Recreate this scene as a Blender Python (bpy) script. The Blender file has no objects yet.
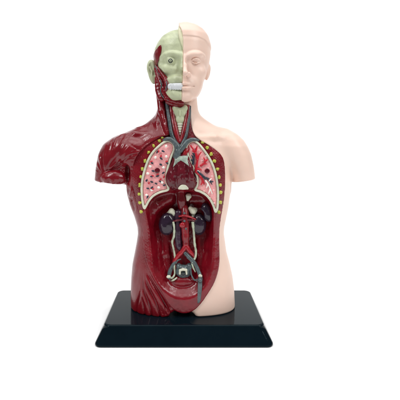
import bpy, math, random
import numpy as np
random.seed(7)
R = math.radians
scene = bpy.context.scene
# ---------------------------------------------------------------- camera
# working unit: centimetres, written to meshes as metres (S)
S = 0.01
CD, CZ, FPX, CX0, CY0 = 31.25, 14.66, 392.0, 184.0, 139.0
cd = bpy.data.cameras.new('camera'); cam = bpy.data.objects.new('camera', cd)
scene.collection.objects.link(cam)
cam.location = (0, -CD*S, CZ*S); cam.rotation_euler = (R(90), 0, 0)
cd.sensor_width = 36; cd.sensor_fit = 'HORIZONTAL'; cd.lens = FPX/400*36
cd.shift_x = (200-CX0)/400; cd.shift_y = -(200-CY0)/400
cd.clip_start = 0.01; cd.clip_end = 50
scene.camera = cam
# ---------------------------------------------------------------- world and lamps
w = bpy.data.worlds.new("World"); scene.world = w; w.use_nodes = True
w.node_tree.nodes['Background'].inputs[0].default_value = (0.95, 0.98, 1, 1)
w.node_tree.nodes['Background'].inputs[1].default_value = 0.12
def area(name, loc, target, sx, sy, power, col=(1, 1, 1)):
    l = bpy.data.lights.new(name, 'AREA'); l.shape = 'RECTANGLE'; l.size = sx; l.size_y = sy
    l.energy = power; l.color = col
    o = bpy.data.objects.new(name, l); scene.collection.objects.link(o)
    o.location = loc
    import mathutils
    d = mathutils.Vector(target)-mathutils.Vector(loc)
    o.rotation_euler = d.to_track_quat('-Z', 'Y').to_euler()
    return o
area('softbox', (-0.70, -0.72, 0.92), (0, 0, 0.12), 0.16, 0.5, 5.2)
area('softbox', (0.72, -0.60, 0.78), (0, 0, 0.12), 0.20, 0.55, 4.1)
area('overhead_softbox', (0.0, -0.10, 0.95), (0, 0, 0.1), 0.6, 0.4, 1.3)
area('backdrop_lamp', (-1.1, 0.75, 1.0), (-0.3, 2.1, 0.65), 0.5, 0.8, 11.8)
area('backdrop_lamp', (1.1, 0.75, 1.0), (0.3, 2.1, 0.65), 0.5, 0.8, 11.8)
area('overhead_softbox', (0.0, -0.2, 1.6), (0, 0.0, 0.0), 2.6, 2.0, 27)
vs = scene.view_settings; vs.view_transform = 'Standard'; vs.look = 'None'; vs.gamma = 1; vs.exposure = 0.08

# ---------------------------------------------------------------- materials
MATS = {}
def mat(name, col, rough=0.3, var=0.12, vscale=180, bump=0.0, bscale=900, coat=0.0, sss=0.0, metal=0.0, dots=0.0, coat_rough=0.08, ior=1.5, stretch=(1, 1, 1), spec=0.5):
    if name in MATS: return MATS[name]
    m = bpy.data.materials.new(name); m.use_nodes = True
    nt = m.node_tree; N = nt.nodes; L = nt.links; b = N['Principled BSDF']
    tc = N.new('ShaderNodeTexCoord')
    mp = N.new('ShaderNodeMapping'); mp.inputs['Scale'].default_value = stretch; L.new(tc.outputs['Object'], mp.inputs[0])
    n = N.new('ShaderNodeTexNoise'); n.inputs['Scale'].default_value = vscale; n.inputs['Detail'].default_value = 4
    L.new(mp.outputs[0], n.inputs['Vector'])
    r = N.new('ShaderNodeValToRGB'); L.new(n.outputs[0], r.inputs[0])
    r.color_ramp.elements[0].position = 0.32; r.color_ramp.elements[1].position = 0.68
    r.color_ramp.elements[0].color = [max(0, c*(1-var)) for c in col]+[1]
    r.color_ramp.elements[1].color = [min(1, c*(1+var)) for c in col]+[1]
    out = r.outputs[0]
    if dots:
        v = N.new('ShaderNodeTexVoronoi'); v.inputs['Scale'].default_value = 1000; L.new(tc.outputs['Object'], v.inputs['Vector'])
        rr = N.new('ShaderNodeValToRGB'); L.new(v.outputs['Distance'], rr.inputs[0])
        rr.color_ramp.elements[0].position = 0.10; rr.color_ramp.elements[0].color = (1, 1, 1, 1)
        rr.color_ramp.elements[1].position = 0.30; rr.color_ramp.elements[1].color = (0, 0, 0, 1)
        n3 = N.new('ShaderNodeTexNoise'); n3.inputs['Scale'].default_value = 260; L.new(tc.outputs['Object'], n3.inputs['Vector'])
        r3 = N.new('ShaderNodeValToRGB'); L.new(n3.outputs[0], r3.inputs[0]); r3.color_ramp.elements[0].position = .45; r3.color_ramp.elements[1].position = .62
        mu = N.new('ShaderNodeMath'); mu.operation = 'MULTIPLY'; L.new(rr.outputs[0], mu.inputs[0]); L.new(r3.outputs[0], mu.inputs[1])
        mu2 = N.new('ShaderNodeMath'); mu2.operation = 'MULTIPLY'; L.new(mu.outputs[0], mu2.inputs[0]); mu2.inputs[1].default_value = dots
        mx = N.new('ShaderNodeMix'); mx.data_type = 'RGBA'; L.new(mu2.outputs[0], mx.inputs[0]); L.new(out, mx.inputs[6]); mx.inputs[7].default_value = (0.75, 0.5, 0.48, 1)
        out = mx.outputs[2]
    L.new(out, b.inputs['Base Color'])
    n2 = N.new('ShaderNodeTexNoise'); n2.inputs['Scale'].default_value = bscale; n2.inputs['Detail'].default_value = 3
    L.new(mp.outputs[0], n2.inputs['Vector'])
    mr = N.new('ShaderNodeMapRange'); L.new(n.outputs[0], mr.inputs[0]); mr.inputs[3].default_value = rough*0.8; mr.inputs[4].default_value = min(1, rough*1.25)
    L.new(mr.outputs[0], b.inputs['Roughness'])
    if bump:
        bp = N.new('ShaderNodeBump'); bp.inputs['Strength'].default_value = bump; bp.inputs['Distance'].default_value = 0.0004
        L.new(n2.outputs[0], bp.inputs['Height']); L.new(bp.outputs[0], b.inputs['Normal'])
    b.inputs['Coat Weight'].default_value = coat; b.inputs['Coat Roughness'].default_value = coat_rough
    b.inputs['IOR'].default_value = ior; b.inputs['Metallic'].default_value = metal
    b.inputs['Specular IOR Level'].default_value = spec
    if sss:
        b.inputs['Subsurface Weight'].default_value = sss; b.inputs['Subsurface Scale'].default_value = 0.002
        b.inputs['Subsurface Radius'].default_value = (1, .4, .25)
    MATS[name] = m
    return m
M_SKIN = mat('skin_paint', (0.83, 0.605, 0.50), 0.40, 0.035, 60, 0.12, 1200, sss=0.15)
M_RED = mat('muscle_red', (0.17, 0.0035, 0.009), 0.20, 0.10, 120, 0.25, 900)
M_CUT = mat('wall_red', (0.175, 0.0035, 0.010), 0.26, 0.2, 120, 0.4, 1100, dots=0.2)
M_CAV = mat('cavity_red', (0.175, 0.0035, 0.010), 0.2, 0.2, 120, 0.3, 700)
M_BONE = mat('bone_green', (0.52, 0.56, 0.36), 0.38, 0.10, 200, 0.3, 900)
M_JUG = mat('jugular_slate', (0.042, 0.055, 0.060), 0.26, 0.3, 300, 0.3)
M_BRI = mat('bright_red', (0.50, 0.008, 0.022), 0.28, 0.15, 300, 0.2)
M_FAT = mat('fat_grey_green', (0.30, 0.36, 0.30), 0.35, 0.3, 350, 0.3)
M_EDGE = mat('edge_cream', (0.62, 0.60, 0.40), 0.4, 0.12, 200, 0.2)
M_TEETH = mat('tooth_white', (0.68, 0.70, 0.72), 0.3, 0.04, 300, 0.2)
M_CREAM = mat('cream_rim', (0.60, 0.60, 0.47), 0.35, 0.12, 250, 0.35, 800)
M_PINK = mat('lung_pink', (0.86, 0.38, 0.38), 0.4, 0.10, 500, 0.5, 1300)
M_URE = mat('duct_grey_green', (0.42, 0.46, 0.34), 0.3, 0.2, 350, 0.3)
M_RIB = mat('rib_yellow', (0.42, 0.43, 0.055), 0.35, 0.15, 400, 0.3)
M_HEART = mat('heart_red', (0.10, 0.004, 0.011), 0.2, 0.25, 200, 0.3, 700)
M_VEIN = mat('vein_slate', (0.072, 0.095, 0.100), 0.26, 0.3, 300, 0.3)
M_AOR = mat('aorta_red', (0.20, 0.008, 0.014), 0.22, 0.3, 300, 0.2)
M_RIM = mat('plate_red', (0.175, 0.0035, 0.010), 0.24, 0.15, 120, 0.2, 700)
M_DARK = mat('vein_dark', (0.022, 0.028, 0.045), 0.25, 0.3, 300, 0.2)
M_ART = mat('artery_red', (0.30, 0.008, 0.016), 0.25, 0.2, 300, 0.2)
M_KID = mat('kidney_purple', (0.020, 0.010, 0.022), 0.16, 0.3, 200, 0.3, 600)
M_IVC = mat('vein_purple', (0.035, 0.012, 0.028), 0.22, 0.3, 200, 0.3, 600)
M_WHITE = mat('fleck_white', (0.85, 0.83, 0.76), 0.35, 0.04)
M_BLACK = mat('eye_black', (0.012, 0.02, 0.02), 0.2, 0.1)
M_BASE = mat('base_black', (0.003, 0.0075, 0.0115), 0.075, 0.1, 60, 0.04, 1400, coat=0.0, ior=1.30, spec=0.25)
M_BASE.node_tree.nodes['Principled BSDF'].inputs['Specular Tint'].default_value = (0.72, 0.97, 1, 1)
M_BACK = mat('backdrop_white', (0.97, 0.97, 0.97), 0.9, 0.005, 5)
M_BACK.node_tree.nodes['Principled BSDF'].inputs['Specular IOR Level'].default_value = 0.1

# ---------------------------------------------------------------- helpers
def U(px, py, Y):                     # measured picture coordinate -> place in cm at depth Y
    D = Y+CD
    return np.array([(px-CX0)/FPX*D, Y, CZ-(py-CY0)/FPX*D])
def UL(pts, Y): return [tuple(U(a, b, Y)) for a, b in pts]
def prop(o, **k):
    for a, b in k.items(): o[a] = b
def mesh_obj(name, verts, faces, mats, parent=None, smooth=True, origin=None, fm=None):
    me = bpy.data.meshes.new(name)
    v = np.asarray(verts, dtype=np.float64)*S
    if origin is not None: v = v-np.asarray(origin)*S
    me.from_pydata(v.tolist() if len(v) < 3000 else [tuple(a) for a in v.tolist()], [], faces.tolist() if hasattr(faces, 'tolist') else faces)
    if not isinstance(mats, (list, tuple)): mats = [mats]
    for m in mats: me.materials.append(m)
    if fm is not None: me.polygons.foreach_set('material_index', np.asarray(fm, dtype=np.int32))
    me.polygons.foreach_set('use_smooth', [smooth]*len(me.polygons))
    me.update()
    o = bpy.data.objects.new(name, me); scene.collection.objects.link(o)
    if origin is not None: o.location = np.asarray(origin)*S
    if parent is not None: o.parent = parent
    return o
def child_of(o, parent): o.parent = parent; return o

# --- noise
def _h(i, seed):
    x = np.sin(i*127.1+seed*311.7)*43758.5453
    return x-np.floor(x)
def n1(t, seed=0):
    i = np.floor(t); f = t-i; f = f*f*(3-2*f)
    return _h(i, seed)*(1-f)+_h(i+1, seed)*f
def n2(u, v, seed=0):
    i = np.floor(u); j = np.floor(v); f = u-i; g = v-j; f = f*f*(3-2*f); g = g*g*(3-2*g)
    def h(a, b): return _h(a+b*57.31, seed)
    return (h(i, j)*(1-f)+h(i+1, j)*f)*(1-g)+(h(i, j+1)*(1-f)+h(i+1, j+1)*f)*g
def ss(a, b, x):
    t = np.clip((x-a)/(b-a), 0, 1); return t*t*(3-2*t)

# --- signed distance field on a (possibly uneven) grid, meshed with surface nets
def smin(a, b, k):
    if k <= 0: return np.minimum(a, b)
    h = np.clip(0.5+0.5*(b-a)/k, 0, 1); return b*(1-h)+a*h-k*h*(1-h)
def smax(a, b, k): return -smin(-a, -b, k)
class Field:
    def __init__(s, x0, x1, y0, y1, z0, z1, h, zs=None, hy=None):
        s.x = np.arange(x0, x1+h, h, dtype=np.float32); s.y = np.arange(y0, y1+h, hy or h, dtype=np.float32)
        s.z = np.asarray(zs, dtype=np.float32) if zs is not None else np.arange(z0, z1+h, h, dtype=np.float32)
        s.F = np.full((len(s.x), len(s.y), len(s.z)), 9.0, dtype=np.float32)
        s.X = s.x[:, None, None]; s.Y = s.y[None, :, None]; s.Z = s.z[None, None, :]
    def _sl(s, bb):
        def r(a, lo, hi): return slice(max(0, int(np.searchsorted(a, lo))), int(np.searchsorted(a, hi)))
        return r(s.x, bb[0], bb[1]), r(s.y, bb[2], bb[3]), r(s.z, bb[4], bb[5])
    def op(s, fn, bb, mode, k):
        sl = s._sl(bb); sub = s.F[sl]
        if sub.size == 0: return
        f = fn(s.x[sl[0]][:, None, None], s.y[sl[1]][None, :, None], s.z[sl[2]][None, None, :])
        if mode == 'u': s.F[sl] = smin(sub, f, k)
        elif mode == 's': s.F[sl] = smax(sub, -f, k)
        elif mode == 'i': s.F[sl] = smax(sub, f, k)
    def ell(s, c, r, mode='u', k=0.1, rz=0, rx=0, ry=0, pad=None):
        c = np.asarray(c, float); r = np.asarray(r, float)
        m = r.max()+max(k*2, .1)+(pad or 0)
        from mathutils import Euler
        Rm = np.array(Euler((rx, ry, rz)).to_matrix()).T
        def fn(X, Y, Z):
            dx, dy, dz = X-c[0], Y-c[1], Z-c[2]
            a = (Rm[0, 0]*dx+Rm[0, 1]*dy+Rm[0, 2]*dz)/r[0]; b = (Rm[1, 0]*dx+Rm[1, 1]*dy+Rm[1, 2]*dz)/r[1]; d = (Rm[2, 0]*dx+Rm[2, 1]*dy+Rm[2, 2]*dz)/r[2]
            q = np.sqrt(a*a+b*b+d*d)+1e-6
            q2 = np.sqrt((a/r[0])**2+(b/r[1])**2+(d/r[2])**2)+1e-6
            return (q*(q-1)/q2).astype(np.float32)
        s.op(fn, (c[0]-m, c[0]+m, c[1]-m, c[1]+m, c[2]-m, c[2]+m), mode, k)
    def caps(s, pts, rad, mode='u', k=0.1):
        P = np.asarray(pts, float)
        if np.isscalar(rad): rad = [rad]*len(P)
        for i in range(len(P)-1):
            a, b, ra, rb = P[i], P[i+1], rad[i], rad[i+1]
            m = max(ra, rb)+max(2*k, .1); lo = np.minimum(a, b)-m; hi = np.maximum(a, b)+m
            d = b-a; dd = float(d@d)+1e-9
            def fn(X, Y, Z):
                t = np.clip(((X-a[0])*d[0]+(Y-a[1])*d[1]+(Z-a[2])*d[2])/dd, 0, 1)
                return (np.sqrt((X-a[0]-t*d[0])**2+(Y-a[1]-t*d[1])**2+(Z-a[2]-t*d[2])**2)-(ra+(rb-ra)*t)).astype(np.float32)
            s.op(fn, (lo[0], hi[0], lo[1], hi[1], lo[2], hi[2]), mode, k)
    def mesh(s):
        F = s.F.copy()
        for ax in range(3):
            sl = [slice(None)]*3; sl[ax] = 0; F[tuple(sl)] = np.maximum(F[tuple(sl)], 0.01); sl[ax] = -1; F[tuple(sl)] = np.maximum(F[tuple(sl)], 0.01)
        ins = F < 0
        c = np.zeros((F.shape[0]-1, F.shape[1]-1, F.shape[2]-1), np.uint8)
        for i in (0, 1):
            for j in (0, 1):
                for k in (0, 1): c += ins[i:i+c.shape[0], j:j+c.shape[1], k:k+c.shape[2]]
        act = (c > 0) & (c < 8)
        idx = np.argwhere(act); I, J, K = idx.T
        vid = np.full(c.shape, -1, np.int32); vid[I, J, K] = np.arange(len(idx))
        acc = np.zeros((len(idx), 3)); cnt = np.zeros(len(idx))
        co = [(0, 0, 0), (1, 0, 0), (0, 1, 0), (1, 1, 0), (0, 0, 1), (1, 0, 1), (0, 1, 1), (1, 1, 1)]
        for a in range(8):
            for b in range(a+1, 8):
                A, B = co[a], co[b]
                if sum(abs(p-q) for p, q in zip(A, B)) != 1: continue
                fa = F[I+A[0], J+A[1], K+A[2]]; fb = F[I+B[0], J+B[1], K+B[2]]
                m = (fa < 0) != (fb < 0)
                t = np.where(m, fa/(np.where(m, fa-fb, 1)), 0)
                pa = np.stack([s.x[I+A[0]], s.y[J+A[1]], s.z[K+A[2]]], 1); pb = np.stack([s.x[I+B[0]], s.y[J+B[1]], s.z[K+B[2]]], 1)
                acc += np.where(m[:, None], pa+(pb-pa)*t[:, None], 0); cnt += m
        V = acc/cnt[:, None]
        faces = []
        for ax in range(3):
            u, v = (ax+1) % 3, (ax+2) % 3
            a = [slice(None)]*3; b = [slice(None)]*3
            a[ax] = slice(0, -1); b[ax] = slice(1, None)
            e = ins[tuple(a)] != ins[tuple(b)]
            q = np.argwhere(e)
            ok = (q[:, u] > 0) & (q[:, v] > 0) & (q[:, u] < F.shape[u]-1) & (q[:, v] < F.shape[v]-1)
            q = q[ok]
            flip = ins[tuple(a)][q[:, 0], q[:, 1], q[:, 2]]
            def g(du, dv):
                p = q.copy(); p[:, u] += du; p[:, v] += dv; return vid[p[:, 0], p[:, 1], p[:, 2]]
            f = np.stack([g(-1, -1), g(0, -1), g(0, 0), g(-1, 0)], 1)
            f[~flip] = f[~flip][:, ::-1]
            faces.append(f)
        return V, np.concatenate(faces)
def normals(V, Fc):
    a, b, c, d = V[Fc[:, 0]], V[Fc[:, 1]], V[Fc[:, 2]], V[Fc[:, 3]]
    n = np.cross(c-a, d-b); N = np.zeros_like(V)
    for k in range(4):
        for ax in range(3): N[:, ax] += np.bincount(Fc[:, k], n[:, ax], len(V))
    return N/(np.linalg.norm(N, axis=1)[:, None]+1e-12)
def relax(V, Fc, it=1, lam=0.5):
    for _ in range(it):
        A = np.zeros_like(V); c = np.zeros(len(V))
        for k in range(4):
            for ax in range(3): A[:, ax] += np.bincount(Fc[:, k], V[Fc[:, (k+1) % 4], ax]+V[Fc[:, (k-1) % 4], ax], len(V))
            c += np.bincount(Fc[:, k], minlength=len(V))*2
        V = V*(1-lam)+lam*A/np.maximum(c, 1)[:, None]
    return V
def pxof(V):                         # centimetres -> measured picture coordinates
    D = V[:, 1]+CD
    return V[:, 0]/D*FPX+CX0, CY0+(CZ-V[:, 2])/D*FPX

def poly_sd(poly, X, Z):
    """2-D signed distance (negative inside) to a closed polygon, X (n,1,1), Z (1,1,m)"""
    X, Z = np.broadcast_arrays(X, Z); X = X.astype(np.float64); Z = Z.astype(np.float64)
    d = np.full(X.shape, 1e9); inside = np.zeros(X.shape, bool)
    n = len(poly)
    for i in range(n):
        ax, az = poly[i]; bx, bz = poly[(i+1) % n]
        ex, ez = bx-ax, bz-az; wx, wz = X-ax, Z-az
        t = np.clip((wx*ex+wz*ez)/(ex*ex+ez*ez+1e-12), 0, 1)
        d = np.minimum(d, (wx-ex*t)**2+(wz-ez*t)**2)
        cnd = ((az > Z) != (bz > Z)) & (X < (bx-ax)*(Z-az)/((bz-az) if bz != az else 1e-9)+ax)
        inside ^= cnd
    d = np.sqrt(d)
    return np.where(inside, -d, d).astype(np.float32)
def smooth_poly(pts, n=3):
    P = np.asarray(pts, float); out = []
    m = len(P)
    for i in range(m):
        p0, p1, p2, p3 = P[i-1], P[i], P[(i+1) % m], P[(i+2) % m]
        for k in range(n):
            t = k/n; out.append(0.5*((2*p1)+(-p0+p2)*t+(2*p0-5*p1+4*p2-p3)*t*t+(-p0+3*p1-3*p2+p3)*t**3))
    return np.array(out)
def polyxz(pts, Y, n=3):
    q = np.array([U(a, b, Y)[[0, 2]] for a, b in pts]); return smooth_poly(q, n) if n > 1 else q
def spline(P, n=6):
    P = [np.asarray(p, float) for p in P]; P = [2*P[0]-P[1]]+P+[2*P[-1]-P[-2]]; out = []
    for i in range(1, len(P)-2):
        p0, p1, p2, p3 = P[i-1:i+3]
        for k in range(n):
            t = k/n; out.append(0.5*((2*p1)+(-p0+p2)*t+(2*p0-5*p1+4*p2-p3)*t*t+(-p0+3*p1-3*p2+p3)*t**3))
    out.append(P[-2]); return np.array(out)
def tube(pts, rad, n=6, seg=12, flat=1.0, wob=0.0):
    """swept tube along a smooth curve; returns verts, faces"""
    if np.isscalar(rad): rad = [rad]*len(pts)
    C = spline([tuple(p)+(r,) for p, r in zip(pts, rad)], n); P = C[:, :3]; Rr = C[:, 3]
    T = np.gradient(P, axis=0); T /= np.linalg.norm(T, axis=1)[:, None]+1e-9
    V = []; Fc = []
    up = np.array([0, 1, 0.01])
    for i, (p, t, r) in enumerate(zip(P, T, Rr)):
        a = np.cross(t, up); a /= np.linalg.norm(a)+1e-9; b = np.cross(a, t)
        rr = r*(1+wob*(float(n1(np.array(i*0.7), 3))-0.5))
        for k in range(seg):
            th = 2*math.pi*k/seg; V.append(p+a*math.cos(th)*rr+b*math.sin(th)*rr*flat)
    m = len(P)
    for i in range(m-1):
        for k in range(seg):
            k2 = (k+1) % seg; Fc.append((i*seg+k, i*seg+k2, (i+1)*seg+k2, (i+1)*seg+k))
    V.append(P[0]-T[0]*Rr[0]*.5); V.append(P[-1]+T[-1]*Rr[-1]*.5)
    for k in range(seg):
        k2 = (k+1) % seg; Fc.append((m*seg, k2, k)); Fc.append((m*seg+1, (m-1)*seg+k, (m-1)*seg+k2))
    return V, Fc
def merge(*parts):
    V = []; Fc = []
    for v, f in parts:
        o = len(V); V += [tuple(a) for a in v]; Fc += [tuple(int(i)+o for i in q) for q in f]
    return V, Fc
def tube_obj(name, pxpts, rad, m, parent, flat=1.0, wob=0.15, seg=12):
    """pxpts: (px, py, Y)"""
    pts = [U(a, b, y) for a, b, y in pxpts]
    v, f = tube(pts, rad, flat=flat, wob=wob, seg=seg)
    return mesh_obj(name, v, f, m, parent)
def blob(c, r, ry=0, rx=0, seg=16, lump=0.0, seed=0):
    """ellipsoid verts/faces, c in cm; ry turns it in the picture plane"""
    V = []; Fc = []; n = seg//2
    ca, sa = math.cos(ry), math.sin(ry)
    for i in range(n+1):
        th = math.pi*i/n
        for k in range(seg):
            ph = 2*math.pi*k/seg
            d = np.array([math.sin(th)*math.cos(ph), math.sin(th)*math.sin(ph), math.cos(th)])
            q = 1+lump*(float(n2(np.array(d[0]*2.1+5), np.array(d[2]*2.1+7), seed))-.5)
            x, y, z = d*np.asarray(r)*q
            V.append((c[0]+x*ca+z*sa, c[1]+y, c[2]-x*sa+z*ca))
    for i in range(n):
        for k in range(seg):
            k2 = (k+1) % seg; Fc.append((i*seg+k, (i+1)*seg+k, (i+1)*seg+k2, i*seg+k2))
    return V, Fc
def field_obj(name, fld, m, parent=None, it=1, disp=None, fm=None):
    V, Fc = fld.mesh(); V = relax(V, Fc, it, 0.4) if it else V
    if disp is not None:
        nn = normals(V, Fc); V = V+nn*(disp(V)*(.12+.88*ss(.15, .75, np.abs(nn[:, 1]))))[:, None]
    f_m = fm(V, Fc) if fm else None
    return mesh_obj(name, V, Fc, m, parent, fm=f_m)

# ---------------------------------------------------------------- the setting: white studio sweep
def sweep():
    pr = [(-0.30, 0.0)]+[(1.5+0.6*math.sin(a), 0.6-0.6*math.cos(a)) for a in [R(9*i) for i in range(11)]]+[(2.1, 2.6)]
    V = []; Fc = []
    for i, (y, z) in enumerate(pr):
        for x in (-3.0, 3.0): V.append((x*100, y*100, z*100))
    for i in range(len(pr)-1): Fc.append((2*i, 2*i+1, 2*i+3, 2*i+2))
    o = mesh_obj('backdrop', V, Fc, M_BACK); o['kind'] = 'structure'
sweep()

# ---------------------------------------------------------------- display base
BT = 1.36
def base():
    V = []; Fc = []
    def ring(hw, hd, r, z, n=10):
        pts = []
        for cx, cy, a0 in ((hw-r, hd-r, 0), (-hw+r, hd-r, 90), (-hw+r, -hd+r, 180), (hw-r, -hd+r, 270)):
            for i in range(n+1):
                a = R(a0+90*i/n); pts.append((cx+r*math.cos(a), cy+r*math.sin(a), z))
        return pts
    # (half width, half depth, corner radius, z)
    prof = [(6.12, 3.55, .35, 0.0), (6.24, 3.67, .42, 0.0), (6.31, 3.73, .46, 0.03), (6.34, 3.76, .48, 0.09), (6.335, 3.755, .48, 0.16), (6.31, 3.73, .47, 0.22)]
    prof += [(6.31-.52*t, 3.73-.44*t, .47+.05*t, .22+1.02*t) for t in (.25, .5, .75, 1.0)]
    a, b, r, z = prof[-1]
    for k in range(1, 7):
        q = R(15*k); prof.append((a-.13*(1-math.cos(q))*1.0, b-.13*(1-math.cos(q)), r-.04, z+(BT-z)*math.sin(q)))
    a, b, r, z = prof[-1]
    prof += [(a-.06, b-.06, r-.05, BT), (a-.5, b-.5, .3, BT)]
    rings = [ring(*p) for p in prof]; n = len(rings[0])
    for rg in rings: V += rg
    for i in range(len(rings)-1):
        for k in range(n):
            k2 = (k+1) % n; Fc.append((i*n+k, i*n+k2, (i+1)*n+k2, (i+1)*n+k))
    Fc.append(tuple(range((len(rings)-1)*n, len(rings)*n))); Fc.append(tuple(reversed(range(n))))
    o = mesh_obj('display_base', V, Fc, M_BASE)
    prop(o, label='glossy black rectangular plinth with sloping sides under the torso model', category='display base')
base()

# ---------------------------------------------------------------- the torso model
model = bpy.data.objects.new('torso_model', None); scene.collection.objects.link(model)
model.location = (0, 0, BT*S); model.empty_display_size = .05
prop(model, label='anatomical torso, half pale skin and half dark red muscle, open chest, on the black plinth', category='anatomical model')
bpy.context.view_layer.update()
def P(o): o.parent = model; o.matrix_parent_inverse = model.matrix_world.inverted(); return o
class _Par:  pass
# rows: picture y, left x, right x (outline), front Y, back Y (cm)
TRUNK = [(97, 160, 197, -.6, 2.0), (104, 158.5, 197.6, -.85, 2.0), (110, 157, 198.3, -.95, 2.1), (115, 155, 200.5, -1.05, 2.2), (119, 151, 205, -1.15, 2.3), (125, 143.5, 214, -1.35, 2.4),
         (130, 133, 227, -1.5, 2.5), (136, 124, 232, -1.8, 2.6), (145, 120, 232, -2.1, 2.65), (160, 118, 231, -2.35, 2.7), (175, 120, 230.2, -2.4, 2.6),
         (183, 124, 229.8, -2.4, 2.55), (195, 128.3, 229.3, -2.35, 2.4), (205, 131.2, 228, -2.3, 2.3), (215, 135, 226, -2.2, 2.2), (225, 138, 223.8, -2.15, 2.15), (232, 138.4, 223.4, -2.1, 2.15),
         (240, 137.2, 224.6, -2.1, 2.2), (250, 135.3, 226, -2.1, 2.3), (262, 132.8, 229.3, -2.15, 2.5), (275, 131.6, 232.2, -2.15, 2.65), (290, 131, 234, -2.1, 2.6), (305, 131.2, 234.5, -2.05, 2.4), (320, 132, 234, -2.0, 2.2)]
ARM_L = [(128, 137, 143, -.4, 1.6), (130.5, 131, 147, -.9, 2.0), (133, 124, 150, -1.2, 2.1), (137, 113.5, 150, -1.45, 2.2), (144, 103.8, 148, -1.6, 2.2), (150, 100.6, 142, -1.65, 2.1), (156, 98.6, 136, -1.65, 2.0), (168, 96.5, 129, -1.5, 1.8), (179, 95.4, 127, -1.35, 1.6), (190, 95.6, 126.5, -1.3, 1.6)]
ARM_R = [(129, 222, 228, -.2, 1.5), (131, 220, 232, -.6, 1.7), (134, 218, 237, -1.1, 2.0), (139.5, 215, 243, -1.4, 2.1), (146, 216, 247, -1.6, 2.1), (154, 220, 250.5, -1.6, 2.0), (165, 226, 252.9, -1.5, 1.9), (172, 230, 253.9, -1.4, 1.8), (178, 232, 254.5, -1.35, 1.7), (190, 232.5, 254.5, -1.3, 1.6)]
HEAD = [(23.9, 182, 189, 0.0, 1.2), (24.8, 176.5, 194, -.5, 1.7), (27, 170.8, 198.8, -1.0, 2.1), (31, 164.5, 203.8, -1.5, 2.5), (37, 159.5, 208, -1.85, 2.8), (46, 155.5, 210.6, -2.05, 3.0), (55, 154, 210.6, -2.1, 3.0),
        (65, 154.5, 209, -2.05, 2.8), (75, 156.5, 206.2, -2.05, 2.4), (83, 159, 203.2, -2.05, 2.0), (88, 161, 202.2, -2.05, 1.6), (92, 164, 200.8, -2.05, 1.2), (96, 168, 198.8, -2.0, .8), (99.5, 172, 195.8, -1.85, .4), (102.3, 177, 191, -1.5, 0)]
SILY = 0.2
def loft(rows, n=2.4, silY=SILY, sw=.22):
    D = silY+CD
    z = np.array([CZ-(r[0]-CY0)/FPX*D for r in rows]); o = np.argsort(z)
    T = np.array([[(r[1]-CX0)/FPX*D, (r[2]-CX0)/FPX*D, r[3], r[4]] for r in rows])[o]; z = z[o]
    zz = np.linspace(z[0], z[-1], 600); dz = zz[1]-zz[0]
    cols = []
    for k in range(4):
        c = np.interp(zz, z, T[:, k]); w_ = max(3, int(sw/dz)) | 1
        g = np.hanning(w_+2)[1:-1]; g /= g.sum()
        cols.append(np.convolve(np.pad(c, w_//2, mode='edge'), g, 'valid'))
    return zz, cols, n
def loft_fn(L, grow=0.0, cap_top=True, cap_bot=True):
    zz, c, n = L
    def fn(X, Y, Z):
        l, r, f, b = [np.interp(Z, zz, k).astype(np.float32) for k in c]
        cx = (l+r)/2; a = np.maximum((r-l)/2+grow, .02); cy = (f+b)/2; d = np.maximum((b-f)/2+grow, .02)
        u = np.abs((X-cx)/a); v = np.abs((Y-cy)/d)
        q = (u**n+v**n)**(1/n)+1e-6
        s = (q-1)*np.minimum(a, d)
        # correct the distance for the stretched axis
        gx = u**(n-1)/a; gy = v**(n-1)/d
        g = np.sqrt(gx*gx+gy*gy)/(q**(n-1))+1e-4
        s = np.where(q > .5, (q-1)/g, s)
        s = np.clip(s, -1.5, 3)
        if cap_top: s = np.maximum(s, Z-zz[-1]-grow)
        if cap_bot: s = np.maximum(s, zz[0]-Z-grow)
        return s.astype(np.float32)
    return fn
BIG = (-99, 99, -99, 99, -99, 99)
LT, LAL, LAR, LH = loft(TRUNK, 2.5, sw=.45), loft(ARM_L, 2.2, sw=.35), loft(ARM_R, 2.2, sw=.35), loft(HEAD, 2.25, sw=.34)
def zb(z0, z1): return (-99, 99, -99, 99, z0, z1)

OPEN_PX = [(166, 104), (167.5, 120), (170.5, 134), (160, 137), (148, 144.5), (139, 153), (134, 163), (132.5, 175), (133.5, 190), (136.5, 205), (140, 220), (142, 235), (143.5, 250), (146.5, 262), (151, 272), (155.5, 280), (163, 292), (169, 302), (175, 308.5), (183, 311.5), (192, 309.5), (200, 302.5), (208, 291.5), (214, 282), (218, 271), (219.5, 260), (219.3, 245), (219.8, 230), (221.3, 218), (224.2, 200), (225.6, 182), (224.8, 164), (221.5, 155.5), (215, 149.5), (207.5, 144.3), (200, 140), (195, 135.5), (191.7, 127), (190.6, 115), (190, 104.5), (184, 103), (176, 101)]
CAV_PX = [(145, 209), (148, 200), (155, 194), (164, 190), (182, 189), (200, 191.5), (208, 197), (213.5, 206), (214.5, 215), (215, 228), (214.8, 245), (213.5, 262), (209, 275), (202, 285), (192, 292), (180, 293.5), (169, 289), (160, 281), (153.5, 270), (150.5, 255), (149, 240), (147, 225)]
YC = -1.95
def zpy(py, Y=YC): return CZ-(py-CY0)/FPX*(Y+CD)
OPEN = polyxz(OPEN_PX, YC); CAVP = polyxz(CAV_PX, YC)

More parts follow.
